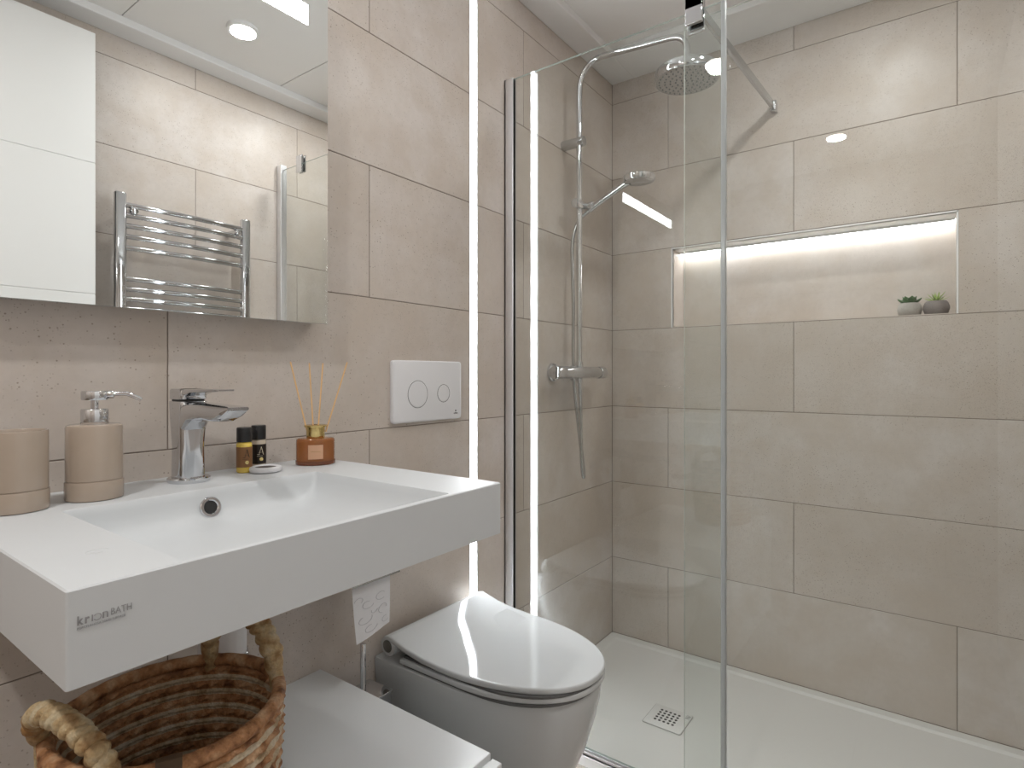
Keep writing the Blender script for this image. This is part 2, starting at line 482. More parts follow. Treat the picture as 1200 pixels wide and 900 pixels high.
# ------------------------------------------------------------------ shower screen
GX = -.747; GT = 2.002
def pane(name, x0, x1, y0, y1, z0, z1, parent, edge_mat):
    m = MB()
    for f in m.box((x0, y0, z0), (x1, y1, z1)):
        f.material_index = 0 if abs(f.calc_center_median().x - (x0 + x1) / 2) > (x1 - x0) * .4 else 1
    return m.build(name, [GLASS, edge_mat], parent)
s1 = thing('shower_screen', 'fixed clear glass shower screen with chrome wall profile beside the light strip', 'shower screen', (GX, -.34, 0))
pane('glass_pane', GX - .004, GX + .004, -.664, -.02, .012, GT, s1, GLASS_EDGE)
m = MB()
m.box((GX - .009, -.033, .012), (GX - .0055, -.0003, GT + .002)); m.box((GX + .0055, -.033, .012), (GX + .009, -.0003, GT + .002)); m.box((GX - .009, -.006, .012), (GX + .009, -.0003, GT + .002))
wp = m.build('wall_profile', ALU, s1, bevel=.0008)
m = MB(); m.box((GX - .0054, -.0335, .013), (GX - .0042, -.02, GT)); m.box((GX + .0042, -.0335, .013), (GX + .0054, -.02, GT)); m.build('rubber_seal', DARK, wp)
m = MB(); m.box((GX - .006, -.676, .03), (GX + .006, -.6645, GT)); m.build('edge_seal', SEAL, s1, bevel=.002)
m = MB(); m.box((GX - .017, -.70, .0), (GX + .0085, -.003, .006)); m.box((GX - .017, -.70, .0), (GX - .0085, -.003, .012)); m.box((GX - .0055, -.70, .006), (GX + .0055, -.003, .0117))
m.build('floor_rail', ALU, s1, bevel=.0008)
s2 = thing('shower_door', 'clear glass shower door panel overlapping behind the fixed glass screen', 'shower door', (GX + .016, -.96, 0))
DX = GX + .016
pane('glass_pane', DX - .003, DX + .003, -1.35, -.566, .02, GT - .012, s2, pm('lit_door_edge', (0.74, 0.80, 0.77), .2, trans=.3, noise=.03, nscale=60))  # lighter copy of the glass edge, light caught on it painted into the colour
m = MB(); m.box((DX - .014, -1.377, .012), (DX + .014, -1.345, GT + .01)); m.build('wall_profile', ALU, s2, bevel=.001)
m = MB(); m.box((DX - .012, -1.235, GT - .05), (DX - .0035, -1.195, GT + .022)); m.box((DX + .0035, -1.235, GT - .05), (DX + .010, -1.195, GT + .022)); m.build('top_clip', CHROME, s2, bevel=.001)
m = MB(); m.box((DX - .0065, -.70, .0005), (DX + .0085, -.655, .030)); m.build('bottom_guide', SEAL, s2, bevel=.002)
m = MB(); m.box((DX - .009, -1.377, .0003), (DX + .009, -.72, .012)); m.build('floor_rail', ALU, s2, bevel=.001)
br = thing('support_bar', 'flat chrome support bar from the glass top to the tiled wall', 'support bar', (GX, -.6, 2.01))
m = MB()
m.box((GX - .0155, -.621, GT - .036), (GX - .0045, -.578, GT + .036)); m.box((GX + .0045, -.621, GT - .052), (GX + .0105, -.578, GT + .036)); m.box((GX - .0155, -.621, GT + .003), (GX + .0105, -.578, GT + .036))
m.build('clamp', CHROME, br, bevel=.0015)
m = MB()
a = Vector((GX + .010, -.600, GT + .020)); b_ = Vector((-.02, -.634, 2.027))
d = (b_ - a).normalized(); n = Vector((0, 0, 1)); sd = d.cross(n).normalized()
def sec(p, hw, hh): return [p + sd * hw + n * hh, p - sd * hw + n * hh, p - sd * hw - n * hh, p + sd * hw - n * hh]
m.rings([sec(a, .005, .014), sec(b_, .005, .014)], 0, False)
m.build('bar', CHROME_DULL, br, bevel=.0015)
m = MB(); m.box((-.028, -.645, 2.008), (-.0003, -.624, 2.045)); m.build('wall_bracket', CHROME, br, bevel=.003)

# ------------------------------------------------------------------ thermostatic shower column
PX, PY = -.40, -.068
sc_ = thing('shower_column', 'chrome shower column with overhead rain head on the tiled wall', 'shower', (PX, 0, 1.09))
m = MB()
arm = [(PX, PY, 1.105), (PX, PY, 2.09)]
ctr = Vector((PX, PY - .085, 2.095))
for k in range(1, 10):
    a = PI / 2 * k / 10
    arm.append((PX, ctr.y + .085 * math.cos(a), ctr.z + .093 * math.sin(a)))
arm += [(PX, -.16, 2.188), (PX, -.405, 2.168)]
for k in range(1, 9):
    a = PI / 2 * k / 9
    arm.append((PX, -.405 - .052 * math.sin(a), 2.168 - .052 * (1 - math.cos(a)) - .002))
arm += [(PX, -.457, 2.112), (PX, -.457, 2.055)]
m.tube(arm, .0102, 16)
m.build('riser_pipe', CHROME, sc_)
m = MB(); m.lathe([(.012, .056), (.016, .044), (.02, .037), (.09, .034), (.0985, .031), (.1, .026), (.1, .004), (.0985, .0015), (.095, .0)], (PX, -.457, 2.012), seg=64, cap1=False); 
m.lathe([(.095, .0), (.0, .0005)], (PX, -.457, 2.012), seg=64, cap0=False, cap1=False, mat=1)
hd = m.build('rain_head', [CHROME, CHROME_DULL], sc_)
m = MB()
for ring, cnt in ((0.0, 1), (.017, 6), (.034, 12), (.051, 18), (.068, 24), (.085, 30)):
    for k in range(cnt):
        a = 2 * PI * k / cnt + ring * 7
        m.lathe([(.0024, 0.0), (.0018, -.0016)], (PX + ring * math.cos(a), -.457 + ring * math.sin(a), 2.0122), seg=8)
m.build('nozzles', pm('grey_rubber', (0.10, 0.10, 0.10), .6, noise=.05, nscale=90), hd)
m = MB(); m.cyl((PX, -.0003, 1.91), (PX, -.088, 1.91), .0175, 28, bev=.0015); m.build('wall_bracket', CHROME_DULL, sc_)
m = MB()
m.cyl((-.545, -.07, 1.087), (-.235, -.07, 1.087), .0215, 32, bev=.003)
vb = m.build('valve_body', CHROME, sc_)
for xa, xb, xg in ((-.572, -.515, -.513), (-.262, -.222, -.265)):
    m = MB(); m.cyl((xa, -.07, 1.087), (xb, -.07, 1.087), .0228, 32, bev=.003); m.build('valve_knob', CHROME, vb)
m = MB(); m.cyl((-.573, -.07, 1.087), (-.5719, -.07, 1.087), .005, 16); m.build('knob_button', CHROME_DULL, vb)
for xx in (-.475, -.325):
    m = MB(); m.lathe([(.033, 0), (.033, .009), (.030, .012), (.016, .013), (.016, .055)], (xx, -.0003, 1.087), (0, -1, 0), 36); m.build('wall_flange', CHROME, vb)
m = MB(); m.cyl((PX, -.07, 1.050), (PX, -.07, 1.066), .009, 16); m.cyl((PX, PY, 1.104), (PX, PY, 1.125), .0135, 16, bev=.001); m.build('pipe_union', CHROME, vb)
m = MB(); m.cyl((-.438, -.072, 1.685), (-.355, -.072, 1.685), .0165, 24, bev=.002); sl = m.build('slide_holder', CHROME, sc_)
m = MB(); m.cyl((-.372, -.074, 1.684), (-.372, -.112, 1.684), .0135, 20, bev=.002); m.build('cradle', CHROME, sl)
hs = thing('hand_shower', 'small chrome hand shower held on the slider of the column', 'hand shower', (-.372, -.1, 1.66))
m = MB()
m.tube([(-.372, -.096, 1.668), (-.372, -.11, 1.678), (-.374, -.17, 1.706), (-.377, -.225, 1.731), (-.379, -.25, 1.738)], .0105, 18, rf=lambda t, a: .0095 + .0025 * t)
m.build('handle', CHROME, hs)
ax = Vector((0.04, .0, -1)).normalized()
m = MB(); m.lathe([(.03, -.012), (.05, -.010), (.0535, -.007), (.0535, .008), (.051, .011), (.0, .0115)], (-.381, -.287, 1.742), ax, 48, cap1=False)
m.build('spray_head', CHROME, hs)
m = MB(); m.lathe([(.049, .0105), (.046, .0128), (.0, .013)], (-.381, -.287, 1.742), ax, 48, cap1=False); m.build('spray_face', CHROME_DULL, hs)
m = MB()
m.tube(smooth_path([(PX, -.07, 1.052), (PX + .002, -.072, .95), (-.394, -.073, .80), (-.388, -.074, .735), (-.376, -.072, .710), (-.366, -.066, .735), (-.366, -.055, .82), (-.372, -.036, 1.0), (-.377, -.030, 1.15), (-.383, -.034, 1.32), (-.395, -.037, 1.47), (-.401, -.041, 1.56), (-.392, -.060, 1.63), (-.374, -.088, 1.662), (-.372, -.098, 1.670)], 9), .0065, 12)
m.build('hose', CHROME_DULL, hs)

# ------------------------------------------------------------------ succulents in the niche
def pot(name, label, x, y, r, h_, mat):
    z = NZ0 + .003
    t = thing(name, label, 'plant', (x, y, z), 'potted succulents in the niche')
    m = MB(); m.lathe([(r * .72, 0), (r * .9, h_ * .12), (r, h_ * .42), (r * .99, h_ * .62), (r * .88, h_ * .88), (r * .74, h_), (r * .62, h_), (r * .6, h_ * .86)], (x, y, z), seg=40, cap1=False)
    m.build('pot', mat, t)
    m = MB(); m.lathe([(r * .63, h_ * .86), (r * .3, h_ * .9), (0, h_ * .92)], (x, y, z), seg=24, cap0=False, cap1=False); m.build('soil', SOIL, t)
    return t, z + h_ * .9
def leaf(m, base, az, el, L, wd, th, curl=0.0, mat=0):
    R = []
    n = 7
    for i in range(n + 1):
        t_ = i / n
        wv = wd * (math.sin(PI * min(1, t_ * .62 + .18)) if wd > .006 else (1 - t_ * .92)) * (1 - max(0, t_ - .8) * 3.5)
        wv = max(wv, wd * .06)
        e = el + curl * t_
        p = Vector(base) + Vector((math.cos(az) * math.cos(el + curl * t_ * .5) * L * t_, math.sin(az) * math.cos(el + curl * t_ * .5) * L * t_, math.sin(el + curl * t_ * .5) * L * t_))
        sdv = Vector((-math.sin(az), math.cos(az), 0)); up = Vector((-math.cos(az) * math.sin(e), -math.sin(az) * math.sin(e), math.cos(e)))
        R.append([p + sdv * wv * math.cos(a) + up * (th * math.sin(a) * (wv / wd)) for a in [2 * PI * k / 8 for k in range(8)]])
    m.rings(R, mat)
t, zt = pot('potted_succulent', 'low dark green succulent in a pale grey round pot', .045, -1.028, .0335, .041, POT_A)
m = MB()
for k in range(7): leaf(m, (.045, -1.028, zt - .002), k * 2 * PI / 7, .38, .039, .0105, .004, .35)
for k in range(6): leaf(m, (.045, -1.028, zt + .001), k * 2 * PI / 6 + .4, .72, .031, .0095, .004, .4)
for k in range(4): leaf(m, (.045, -1.028, zt + .003), k * 2 * PI / 4 + .2, 1.15, .021, .007, .003, .2)
m.build('leaves', LEAF_A, t)
t, zt = pot('potted_succulent', 'spiky light green succulent in a dark grey round pot', .04, -1.097, .0345, .042, POT_B)
m = MB()
for k in range(11): leaf(m, (.04, -1.097, zt - .003), k * 2 * PI / 11, .62 + random.uniform(-.08, .1), .044 + random.uniform(-.004, .004), .0042, .002, -.25)
for k in range(8): leaf(m, (.04, -1.097, zt - .002), k * 2 * PI / 8 + .3, 1.0 + random.uniform(-.1, .1), .042 + random.uniform(-.004, .004), .0042, .002, -.15)
for k in range(5): leaf(m, (.04, -1.097, zt - .002), k * 2 * PI / 5 + .1, 1.3, .037, .004, .002)
m.build('leaves', LEAF_B, t)

# ------------------------------------------------------------------ mirror
MX0, MX1, MZ0, MZ1, MP = -2.085, -1.447, 1.1866, 1.897, -.05
t = thing('mirror', 'rectangular backlit mirror above the basin', 'mirror', ((MX0 + MX1) / 2, 0, MZ0))
m = MB(); m.box((MX0 + .004, MP + .005, MZ0 + .004), (MX1 - .004, -.0005, MZ1 - .004)); m.build('housing', pm('mirror_housing', (0.72, 0.73, 0.73), .4, noise=.01, nscale=20), t)
m = MB(); 
for f in m.box((MX0, MP, MZ0), (MX1, MP + .005, MZ1)): f.material_index = 0 if f.calc_center_median().y < MP + .001 else 1
m.build('mirror_glass', [MIRROR, GLASS_EDGE], t)
m = MB(); m.box((-2.036, MP - .0006, 1.797), (-1.495, MP + .002, 1.838)); m.build('lit_band', BAND_M, t)

# ------------------------------------------------------------------ flush plate
t = thing('flush_plate', 'white rectangular flush plate with two round buttons above the toilet', 'flush plate', (-1.1, 0, .957))
m = MB()
def vrect(cx, cz, hx, hz, r, y): return [(p[0], y, p[1]) for p in rrect(cx, cz, hx, hz, r, 0)]
pc = (-1.1015, 1.0365)
m.rings([vrect(*pc, .1265, .0785, .007, -.0003), vrect(*pc, .1275, .0795, .008, -.008), vrect(*pc, .1265, .0785, .008, -.011), vrect(*pc, .1235, .0755, .007, -.012)], 0, True)
m.build('plate', WHITE_SATIN, t, sharp=60)
for bx, r in ((-1.1445, .0345), (-1.0475, .0232)):
    m = MB(); m.lathe([(r + .0011, .0), (r + .0011, .0004), (r, .0004), (r, 0)], (bx, -.0119, 1.029), (0, -1, 0), 48, cap0=False, cap1=False); m.lathe([(r, .0002), (r - .001, .0008), (r - .004, .0009)], (bx, -.0119, 1.029), (0, -1, 0), 48, mat=1)
    m.build('flush_button', [DARK, WHITE_SATIN], t)
m = MB(); m.box((-1.0005, -.0126, .978), (-.9965, -.0118, .9815)); lg = m.build('logo', DARK_INK, t)
text('lettering', 'noken', DARK_INK, .0065, (-.9985, -.0122, .973), (1, 0, 0), (0, 0, 1), lg, .0002)

# ------------------------------------------------------------------ basin
BX0, BX1, BY0, BZ0, BZ1 = -2.035, -1.438, -.504, .816, .900
t = thing('washbasin', 'white rectangular wall-hung washbasin with sharp edges', 'washbasin', ((BX0 + BX1) / 2, 0, BZ0))
m = MB()
cx, cy, hx, hy = (BX0 + BX1) / 2, BY0 / 2 - .0003, (BX1 - BX0) / 2, -BY0 / 2 - .0003
bx, by, bhx, bhy = -1.7475, -.3275, .1935, .1685
m.rings([rrect(cx, cy, hx, hy, .003, BZ0), rrect(cx, cy, hx, hy, .003, BZ1 - .0015), rrect(cx, cy, hx - .0015, hy - .0015, .002, BZ1),
         rrect(bx, by, bhx, bhy, .006, BZ1)] + [rrect(bx - sx_, by, bhx - xi, bhy - yi, .006 + q * .045, BZ1 - dz) for xi, yi, dz, q, sx_ in
         ((.0010, .0010, .0015, .0, 0), (.0024, .0022, .012, .05, 0), (.0045, .0035, .022, .1, .001), (.0085, .0060, .033, .2, .002), (.016, .011, .043, .35, .004), (.030, .021, .051, .55, .006), (.055, .040, .057, .75, .008), (.090, .070, .061, .9, .01), (.140, .125, .0660, .8, .01))], 0, True)
body = m.build('basin_body', WHITE_SOLID, t, sharp=30)
m = MB(); nrm = Vector((0, -1, .27)).normalized()
oc = Vector((-1.7495, -.1645, .8705))
m.lathe([(.0165, -.002), (.0165, .0025), (.015, .004), (.0115, .004), (.010, .0025), (.010, .0008)], oc, nrm, 40, cap0=False, cap1=False); ovr = m.build('overflow_ring', CHROME, t)
m = MB(); m.lathe([(.0103, .0012), (.0, .0012)], oc, nrm, 30, cap0=False, cap1=False); m.build('overflow_hole', DARK, ovr)
m = MB(); m.lathe([(.026, 0), (.026, .002), (.023, .003), (.0, .0035)], (bx - .01, by, BZ1 - .0666), seg=40, cap1=False); m.build('drain_plug', CHROME, t)
# brand lettering on the front
def front_text(name, body_, size, x, z, align='LEFT', **k):
    return text(name, body_, INK, size, (x, BY0 - .0004, z), (1, 0, 0), (0, 0, 1), t, .0002, align, **k)
front_text('lettering', 'k', .0105, -2.0275, .8722, sx=.80, offset=.0003)
front_text('lettering', 'r', .0105, -2.0220, .8722, sx=.80, offset=.0003)
m = MB(); m.box((-2.0168, BY0 - .0006, .8690), (-2.0160, BY0, .8745))
LZ = .8717
pts = [(-2.0126 + .0027 * math.cos(a), BY0 - .0003, LZ + .0027 * math.sin(a)) for a in [(-150 + 300 * k / 16) * PI / 180 for k in range(17)]]
m.tube(pts, .00035, 6)
m.tube([(-2.0082, BY0 - .0003, .8690), (-2.0082, BY0 - .0003, .8742)], .0006, 6)
m.tube([(-2.0082, BY0 - .0003, .8740)] + [(-2.0065 + .0014 * math.cos(a), BY0 - .0003, .8727 + .0014 * math.sin(a)) for a in [PI * .65, PI * .5, PI * .25, 0]] + [(-2.0051, BY0 - .0003, .8690)], .0006, 6)
m.build('lettering', INK, t)
front_text('lettering', 'BATH', .0088, -2.0030, .8722, sx=.76, offset=-.0001)
front_text('lettering', 'PORCELANOSA SOLID SURFACE', .0029, -2.0275, .8660, sx=.86, offset=-.00006)
m = MB()
em = [(-1.978 + .010 * math.cos(a), -.398 + .007 * math.sin(a), BZ1 + .0001) for a in [2 * PI * k / 28 for k in range(23)]]
m.tube(em, .0003, 5); m.build('etched_mark', pm('etched_mark', (0.62, 0.64, 0.65), .5, noise=.02, nscale=60), t)
# tap
FX, FY = -1.7385, -.068
t = thing('basin_tap', 'chrome single-lever mixer tap on the basin', 'tap', (FX, FY, BZ1))
m = MB(); m.lathe([(.031, 0), (.032, .002), (.032, .006), (.030, .008), (.024, .0082)], (FX, FY - .002, BZ1), seg=48, sy=1.08); m.build('base_plate', CHROME, t)
def sq(cx, cy, hx, hy, r, z): return rrect(cx, cy, hx, hy, r, z, 8)
m = MB()
m.rings([sq(FX, FY, .0225, .0235, .016, BZ1 + .008), sq(FX, FY, .0215, .0225, .015, BZ1 + .06), sq(FX, FY, .0225, .0235, .011, BZ1 + .10), sq(FX, FY, .0228, .024, .008, BZ1 + .128), sq(FX, FY, .0228, .024, .008, BZ1 + .1345), sq(FX, FY, .0218, .023, .008, BZ1 + .1355)], 0, True)
m.build('body', CHROME, t, sharp=60)
m = MB()
def xsec(y, zt, zb, hw): 
    r = min((zt - zb) * .48, hw * .6)
    return [(FX + p[0], y, p[1]) for p in rrect(0, (zt + zb) / 2, hw, (zt - zb) / 2, r, 0, 6)]
m.rings([xsec(FY + .005, BZ1 + .1345, BZ1 + .075, .0215), xsec(FY - .020, BZ1 + .1345, BZ1 + .085, .0215), xsec(FY - .034, BZ1 + .1345, BZ1 + .099, .0212), xsec(FY - .050, BZ1 + .1345, BZ1 + .1055, .021), xsec(FY - .075, BZ1 + .1340, BZ1 + .107, .0205), xsec(FY - .105, BZ1 + .1330, BZ1 + .1055, .020), xsec(FY - .125, BZ1 + .1325, BZ1 + .1065, .0195), xsec(FY - .145, BZ1 + .1315, BZ1 + .114, .0185), xsec(FY - .160, BZ1 + .1295, BZ1 + .1245, .017)], 0, True)
m.build('spout', CHROME, t, sharp=50)
m = MB()
m.rings([sq(FX, FY + .0, .0215, .0225, .008, BZ1 + .1385), sq(FX, FY, .0222, .0235, .008, BZ1 + .1395), sq(FX, FY, .0222, .0235, .008, BZ1 + .1535), sq(FX, FY, .0205, .0218, .008, BZ1 + .156)], 0, True)
m.rings([xsec(FY + .005, BZ1 + .156, BZ1 + .141, .0205), xsec(FY - .028, BZ1 + .156, BZ1 + .145, .020), xsec(FY - .045, BZ1 + .1558, BZ1 + .150, .0195), xsec(FY - .09, BZ1 + .1565, BZ1 + .1518, .0175), xsec(FY - .118, BZ1 + .1568, BZ1 + .1530, .0155), xsec(FY - .124, BZ1 + .1562, BZ1 + .1540, .013)], 0, True)
m.build('lever', CHROME, t, sharp=50)
m = MB(); m.rings([sq(FX, FY, .0195, .0205, .007, BZ1 + .1350), sq(FX, FY, .0195, .0205, .007, BZ1 + .1395)], 0, False); m.build('neck_gap', DARK, t)

# ------------------------------------------------------------------ basin accessories
def beige_cup(c, lip):
    r = .0352
    if lip:
        prof = [(r - .002, 0), (r + .0003, .0012), (r + .0007, .003), (r + .0007, .0255), (r + .0002, .0270), (r - .0012, .0274), (r - .0012, .0282), (r - .0003, .0288), (r - .0004, .1035), (r - .001, .1055), (r - .0028, .1058), (r - .0042, .104), (r - .0042, .02), (0, .018)]
        mats = None
    else:
        prof = [(r - .002, 0), (r + .0003, .0012), (r + .0007, .003), (r + .0007, .0255), (r + .0002, .0270), (r - .0012, .0274), (r - .0012, .0282), (r - .0003, .0288), (r - .0004, .1035), (r - .0014, .1065), (r - .004, .1078), (.016, .1085)]
    m = MB(); m.lathe(prof, c, seg=72, cap1=not lip)
    return m
tc = (-1.974, -.104, BZ1)
tum = beige_cup(tc, True).build('tumbler', BEIGE); tag(tum, 'plain beige ceramic tumbler at the left end of the basin', 'tumbler')
dc = Vector((-1.883, -.098, BZ1))
t = thing('soap_dispenser', 'beige ceramic soap dispenser with chrome pump on the basin', 'soap dispenser', dc)
beige_cup(dc, False).build('bottle', BEIGE, t)
m = MB(); m.lathe([(.0165, .1075), (.0172, .109), (.0172, .1285), (.016, .130), (.006, .1305)], dc, seg=40); m.build('collar', CHROME, t)
m = MB(); m.cyl(dc + Vector((0, 0, .129)), dc + Vector((0, 0, .146)), .0048, 20); m.lathe([(.0158, .143), (.0166, .1445), (.0166, .1545), (.0155, .156)], dc, seg=40); m.build('pump_head', CHROME, t)
nd = Vector((.86, -.51, 0)).normalized()
m = MB(); p0 = dc + Vector((0, 0, .1505))
m.tube(smooth_path([p0 + nd * .012, p0 + nd * .035 + Vector((0, 0, .001)), p0 + nd * .043 + Vector((0, 0, -.0005)), p0 + nd * .054 + Vector((0, 0, -.006)), p0 + nd * .058 + Vector((0, 0, -.0085))], 6), .0035, 12)
m.cyl(p0 + nd * .014, p0 + nd * .024, .0058, 16, bev=.0008)
m.build('nozzle', CHROME, t)

CAMP = Vector((-2.2026, -1.0838))
def toiletry(c, liquid, lab_m, ink, label):
    c = Vector(c)
    t = thing('toiletry_bottle', label, 'bottle', c, 'small hotel toiletry bottles')
    r = .0134
    m = MB(); m.lathe([(r - .002, 0), (r, .002), (r, .053), (r - .002, .056), (.008, .057)], c, seg=36); m.build('bottle', liquid, t)
    m = MB(); m.lathe([(r + .0003, .0105), (r + .0003, .0475)], c, seg=36, cap0=False, cap1=False); lb = m.build('label_sleeve', lab_m, t)
    m = MB(); m.lathe([(r - .0005, .0565), (r - .0002, .0575), (r - .0002, .0815), (r - .0012, .083), (0, .083)], c, seg=36, cap1=False); m.build('cap', BLACK_PL, t)
    f = (CAMP - Vector((c.x, c.y))).normalized()
    side = Vector((-f.y, f.x))
    # print on the curved face, a little to the right of the middle
    def on(u, z):
        a = u / r
        d = f * math.cos(a) + side * math.sin(a)
        return Vector((c.x + d.x * (r + .0007), c.y + d.y * (r + .0007), c.z + z)), Vector((d.x, d.y, 0))
    def stroke(pts, wd, mat, nm):
        mm = MB()
        P = [on(*p)[0] for p in smooth_path2(pts)]
        mm.tube(P, wd, 5); mm.build(nm, mat, lb)
    stroke([(.0005, .028), (.0045, .043)], .0003, ink, 'monogram'); stroke([(.0045, .043), (.0085, .028)], .0006, ink, 'monogram'); stroke([(.000, .0325), (.0070, .0325)], .0002, ink, 'monogram'); stroke([(-.0025, .0288), (.0005, .028), (.0018, .0295)], .0003, ink, 'monogram')
    stroke([(-.003, .0255), (.0075, .0255)], .00022, ink, 'small_print')
    p, nrm_ = on(.0045, .0195)
    m = MB(); m.lathe([(.0034, -.0004), (.0034, .0002), (.0, .0003)], p, nrm_, 24, cap1=False); m.build('gold_seal', GOLD, lb)
    return t
def smooth_path2(P):
    out = []
    for (a, b_) in zip(P[:-1], P[1:]):
        for k in range(6): out.append((a[0] + (b_[0] - a[0]) * k / 6, a[1] + (b_[1] - a[1]) * k / 6))
    out.append(P[-1]); return out
YEL = pm('amber_gel', (0.72, 0.52, 0.09), .1, coat=.5, noise=.1, nscale=60)
CLR = pm('cloudy_clear_gel', (0.55, 0.47, 0.38), .1, coat=.5, noise=.05, nscale=60)
toiletry((-1.637, -.062, BZ1), YEL, pm('brown_label', (0.24, 0.115, 0.045), .4, noise=.1, nscale=60), DARK_INK, 'small toiletry bottle with amber liquid and brown label')
toiletry((-1.598, -.043, BZ1), CLR, pm('black_label', (0.02, 0.013, 0.01), .35, noise=.1, nscale=60), pm('cream_ink', (0.75, 0.66, 0.5), .5, noise=.05, nscale=60), 'small toiletry bottle with black label, behind the white dish')
dcx = Vector((-1.611, -.089, BZ1))
t = thing('round_dish', 'small round white dish with dark hollow in front of the toiletry bottles', 'dish', dcx)
m = MB(); m.lathe([(.024, 0), (.0272, .002), (.0282, .006), (.0272, .0095), (.025, .0105), (.0205, .0105), (.018, .0085)], dcx, seg=48, cap1=False); m.build('ring', WHITE_SATIN, t)
m = MB(); m.lathe([(.0185, .0088), (.01, .0075), (0, .007)], dcx, seg=36, cap0=False, cap1=False); m.build('hollow', pm('dark_hollow', (0.06, 0.045, 0.04), .3, noise=.3, nscale=60), t)
# reed diffuser
rc = Vector((-1.500, -.083, BZ1))
t = thing('reed_diffuser', 'copper glass reed diffuser with gold neck on the basin corner', 'reed diffuser', rc)
rot = math.radians(-35)
COP = pm('copper_glass', (0.42, 0.16, 0.055), .05, trans=.45, ior=1.2, coat=.5, noise=.08, nscale=40)
m = MB(); m.lathe([(.033, 0), (.0362, .002), (.037, .006), (.037, .046), (.0366, .050), (.034, .0525), (.016, .054)], rc, seg=56, sy=.72, rot=rot); m.build('bottle', COP, t)
m = MB(); m.lathe([(.0378, .0015), (.0382, .0045), (.0380, .0085)], rc, seg=56, sy=.72, rot=rot, cap0=False, cap1=False); m.build('thick_base', pm('dark_copper_glass', (0.20, 0.06, 0.02), .06, trans=.3, coat=.5, noise=.08, nscale=40), t)
m = MB(); m.lathe([(.0172, .0535), (.0178, .055), (.0178, .0745), (.0215, .0752), (.0222, .0765), (.0222, .078), (.021, .079), (.008, .079), (.008, .075)], rc, seg=44, cap1=False); m.build('neck_collar', GOLD, t)
fr = Vector((CAMP.x - rc.x, CAMP.y - rc.y, 0)).normalized(); rt = Vector((-fr.y, fr.x, 0))
PLATE = pm('copper_label', (0.60, 0.35, 0.22), .35, noise=.05, nscale=50)
nv = Vector((math.sin(rot), -math.cos(rot), 0)); uv_ = Vector((math.cos(rot), math.sin(rot), 0))
m = MB()
def lab(u, z, off=.0008): 
    yy = .0266 * math.sqrt(max(0, 1 - (u / .037) ** 2)) + off
    return rc + uv_ * u + nv * yy + Vector((0, 0, z))
us = [-.014 + .028 * k / 10 for k in range(11)]
m.rings([[lab(u, z) for u in us] for z in (.013, .041)], 0, True, False, False, closed=False); lb = m.build('label', PLATE, t)
m = MB(); m.tube([lab(u * .7, .028, .0011) for u in us], .0003, 5); m.build('label_line', GOLD, lb)
for (o_, tx, fy) in ((-.004, -.047, .006), (-.001, -.012, -.004), (.001, .014, -.006), (.004, .061, .004)):
    m = MB(); a = rc + rt * (o_) + Vector((0, 0, .012)); top = rc + rt * tx + fr * fy + Vector((0, 0, .205 if abs(tx) > .02 else .203))
    d_ = (top - a); 
    m.cyl(a + d_ * .27, top, .0015, 10); m.build('reed', REED, t)

# ------------------------------------------------------------------ low cabinet
CX0, CX1, CZ = -2.06, -1.430, .434
t = thing('storage_cabinet', 'low white cabinet under the basin beside the toilet', 'cabinet', ((CX0 + CX1) / 2, -.24, FLOOR))
m = MB(); m.box((CX0, -.476, FLOOR + .06), (CX1, -.0005, CZ)); m.build('carcass', WHITE_LACQ, t, bevel=.0012)
m = MB(); m.box((CX0 + .03, -.44, FLOOR), (CX1 - .03, -.02, FLOOR + .06)); m.build('plinth', WHITE_LACQ, t)
for z0, z1 in ((FLOOR + .063, .195), (.199, CZ - .008)):
    m = MB(); m.box((CX0, -.500, z0), (CX1, -.480, z1)); m.build('drawer_front', WHITE_LACQ, t, bevel=.0015)
m = MB(); m.box((CX0 + .01, -.4805, FLOOR + .065), (CX1 - .004, -.4755, CZ - .012)); m.build('front_gap', WHITE_LACQ, t)

# ------------------------------------------------------------------ toilet
TX = -1.099
t = thing('toilet', 'glossy white toilet with closed lid', 'toilet', (TX, -.27, FLOOR))
def outline(hw, back, front, n=28, z=0, xo=TX, flat=.20, pw=2.2):
    """U-shaped plan: straight-ish sides from the back, rounded front (super-ellipse)"""
    pts = []
    ym = back - flat
    for k in range(n + 1):
        a = PI * k / n
        c_, s_ = math.cos(a), math.sin(a)
        pts.append((xo + hw * math.copysign(abs(c_) ** (2 / pw), c_), ym - (ym - front) * abs(s_) ** (2 / pw), z))
    L_ = [(xo - hw, ym + (back - ym) * q, z) for q in (.33, .66, 1)]
    R_ = [(xo + hw, ym + (back - ym) * q, z) for q in (1, .66, .33)]
    return pts + L_ + R_
m = MB()
zs = [(FLOOR, .128, -.36, .0), (FLOOR + .01, .131, -.366, .0), (.08, .135, -.39, .0), (.17, .146, -.43, .0), (.25, .160, -.465, 0), (.32, .173, -.486, 0), (.365, .1775, -.496, 0), (.394, .1785, -.499, 0), (.400, .1775, -.497, 0), (.402, .174, -.493, 0)]
m.rings([outline(hw, -.001, fr_, z=z, flat=.18 + 0 * z) for z, hw, fr_, _ in zs], 0, True)
m.build('pan', WHITE_GLOSS, t, sharp=50)
def lidz(y): 
    q = max(0.0, min(1.0, (y + .27) / .225))
    return .026 * q ** 2.8
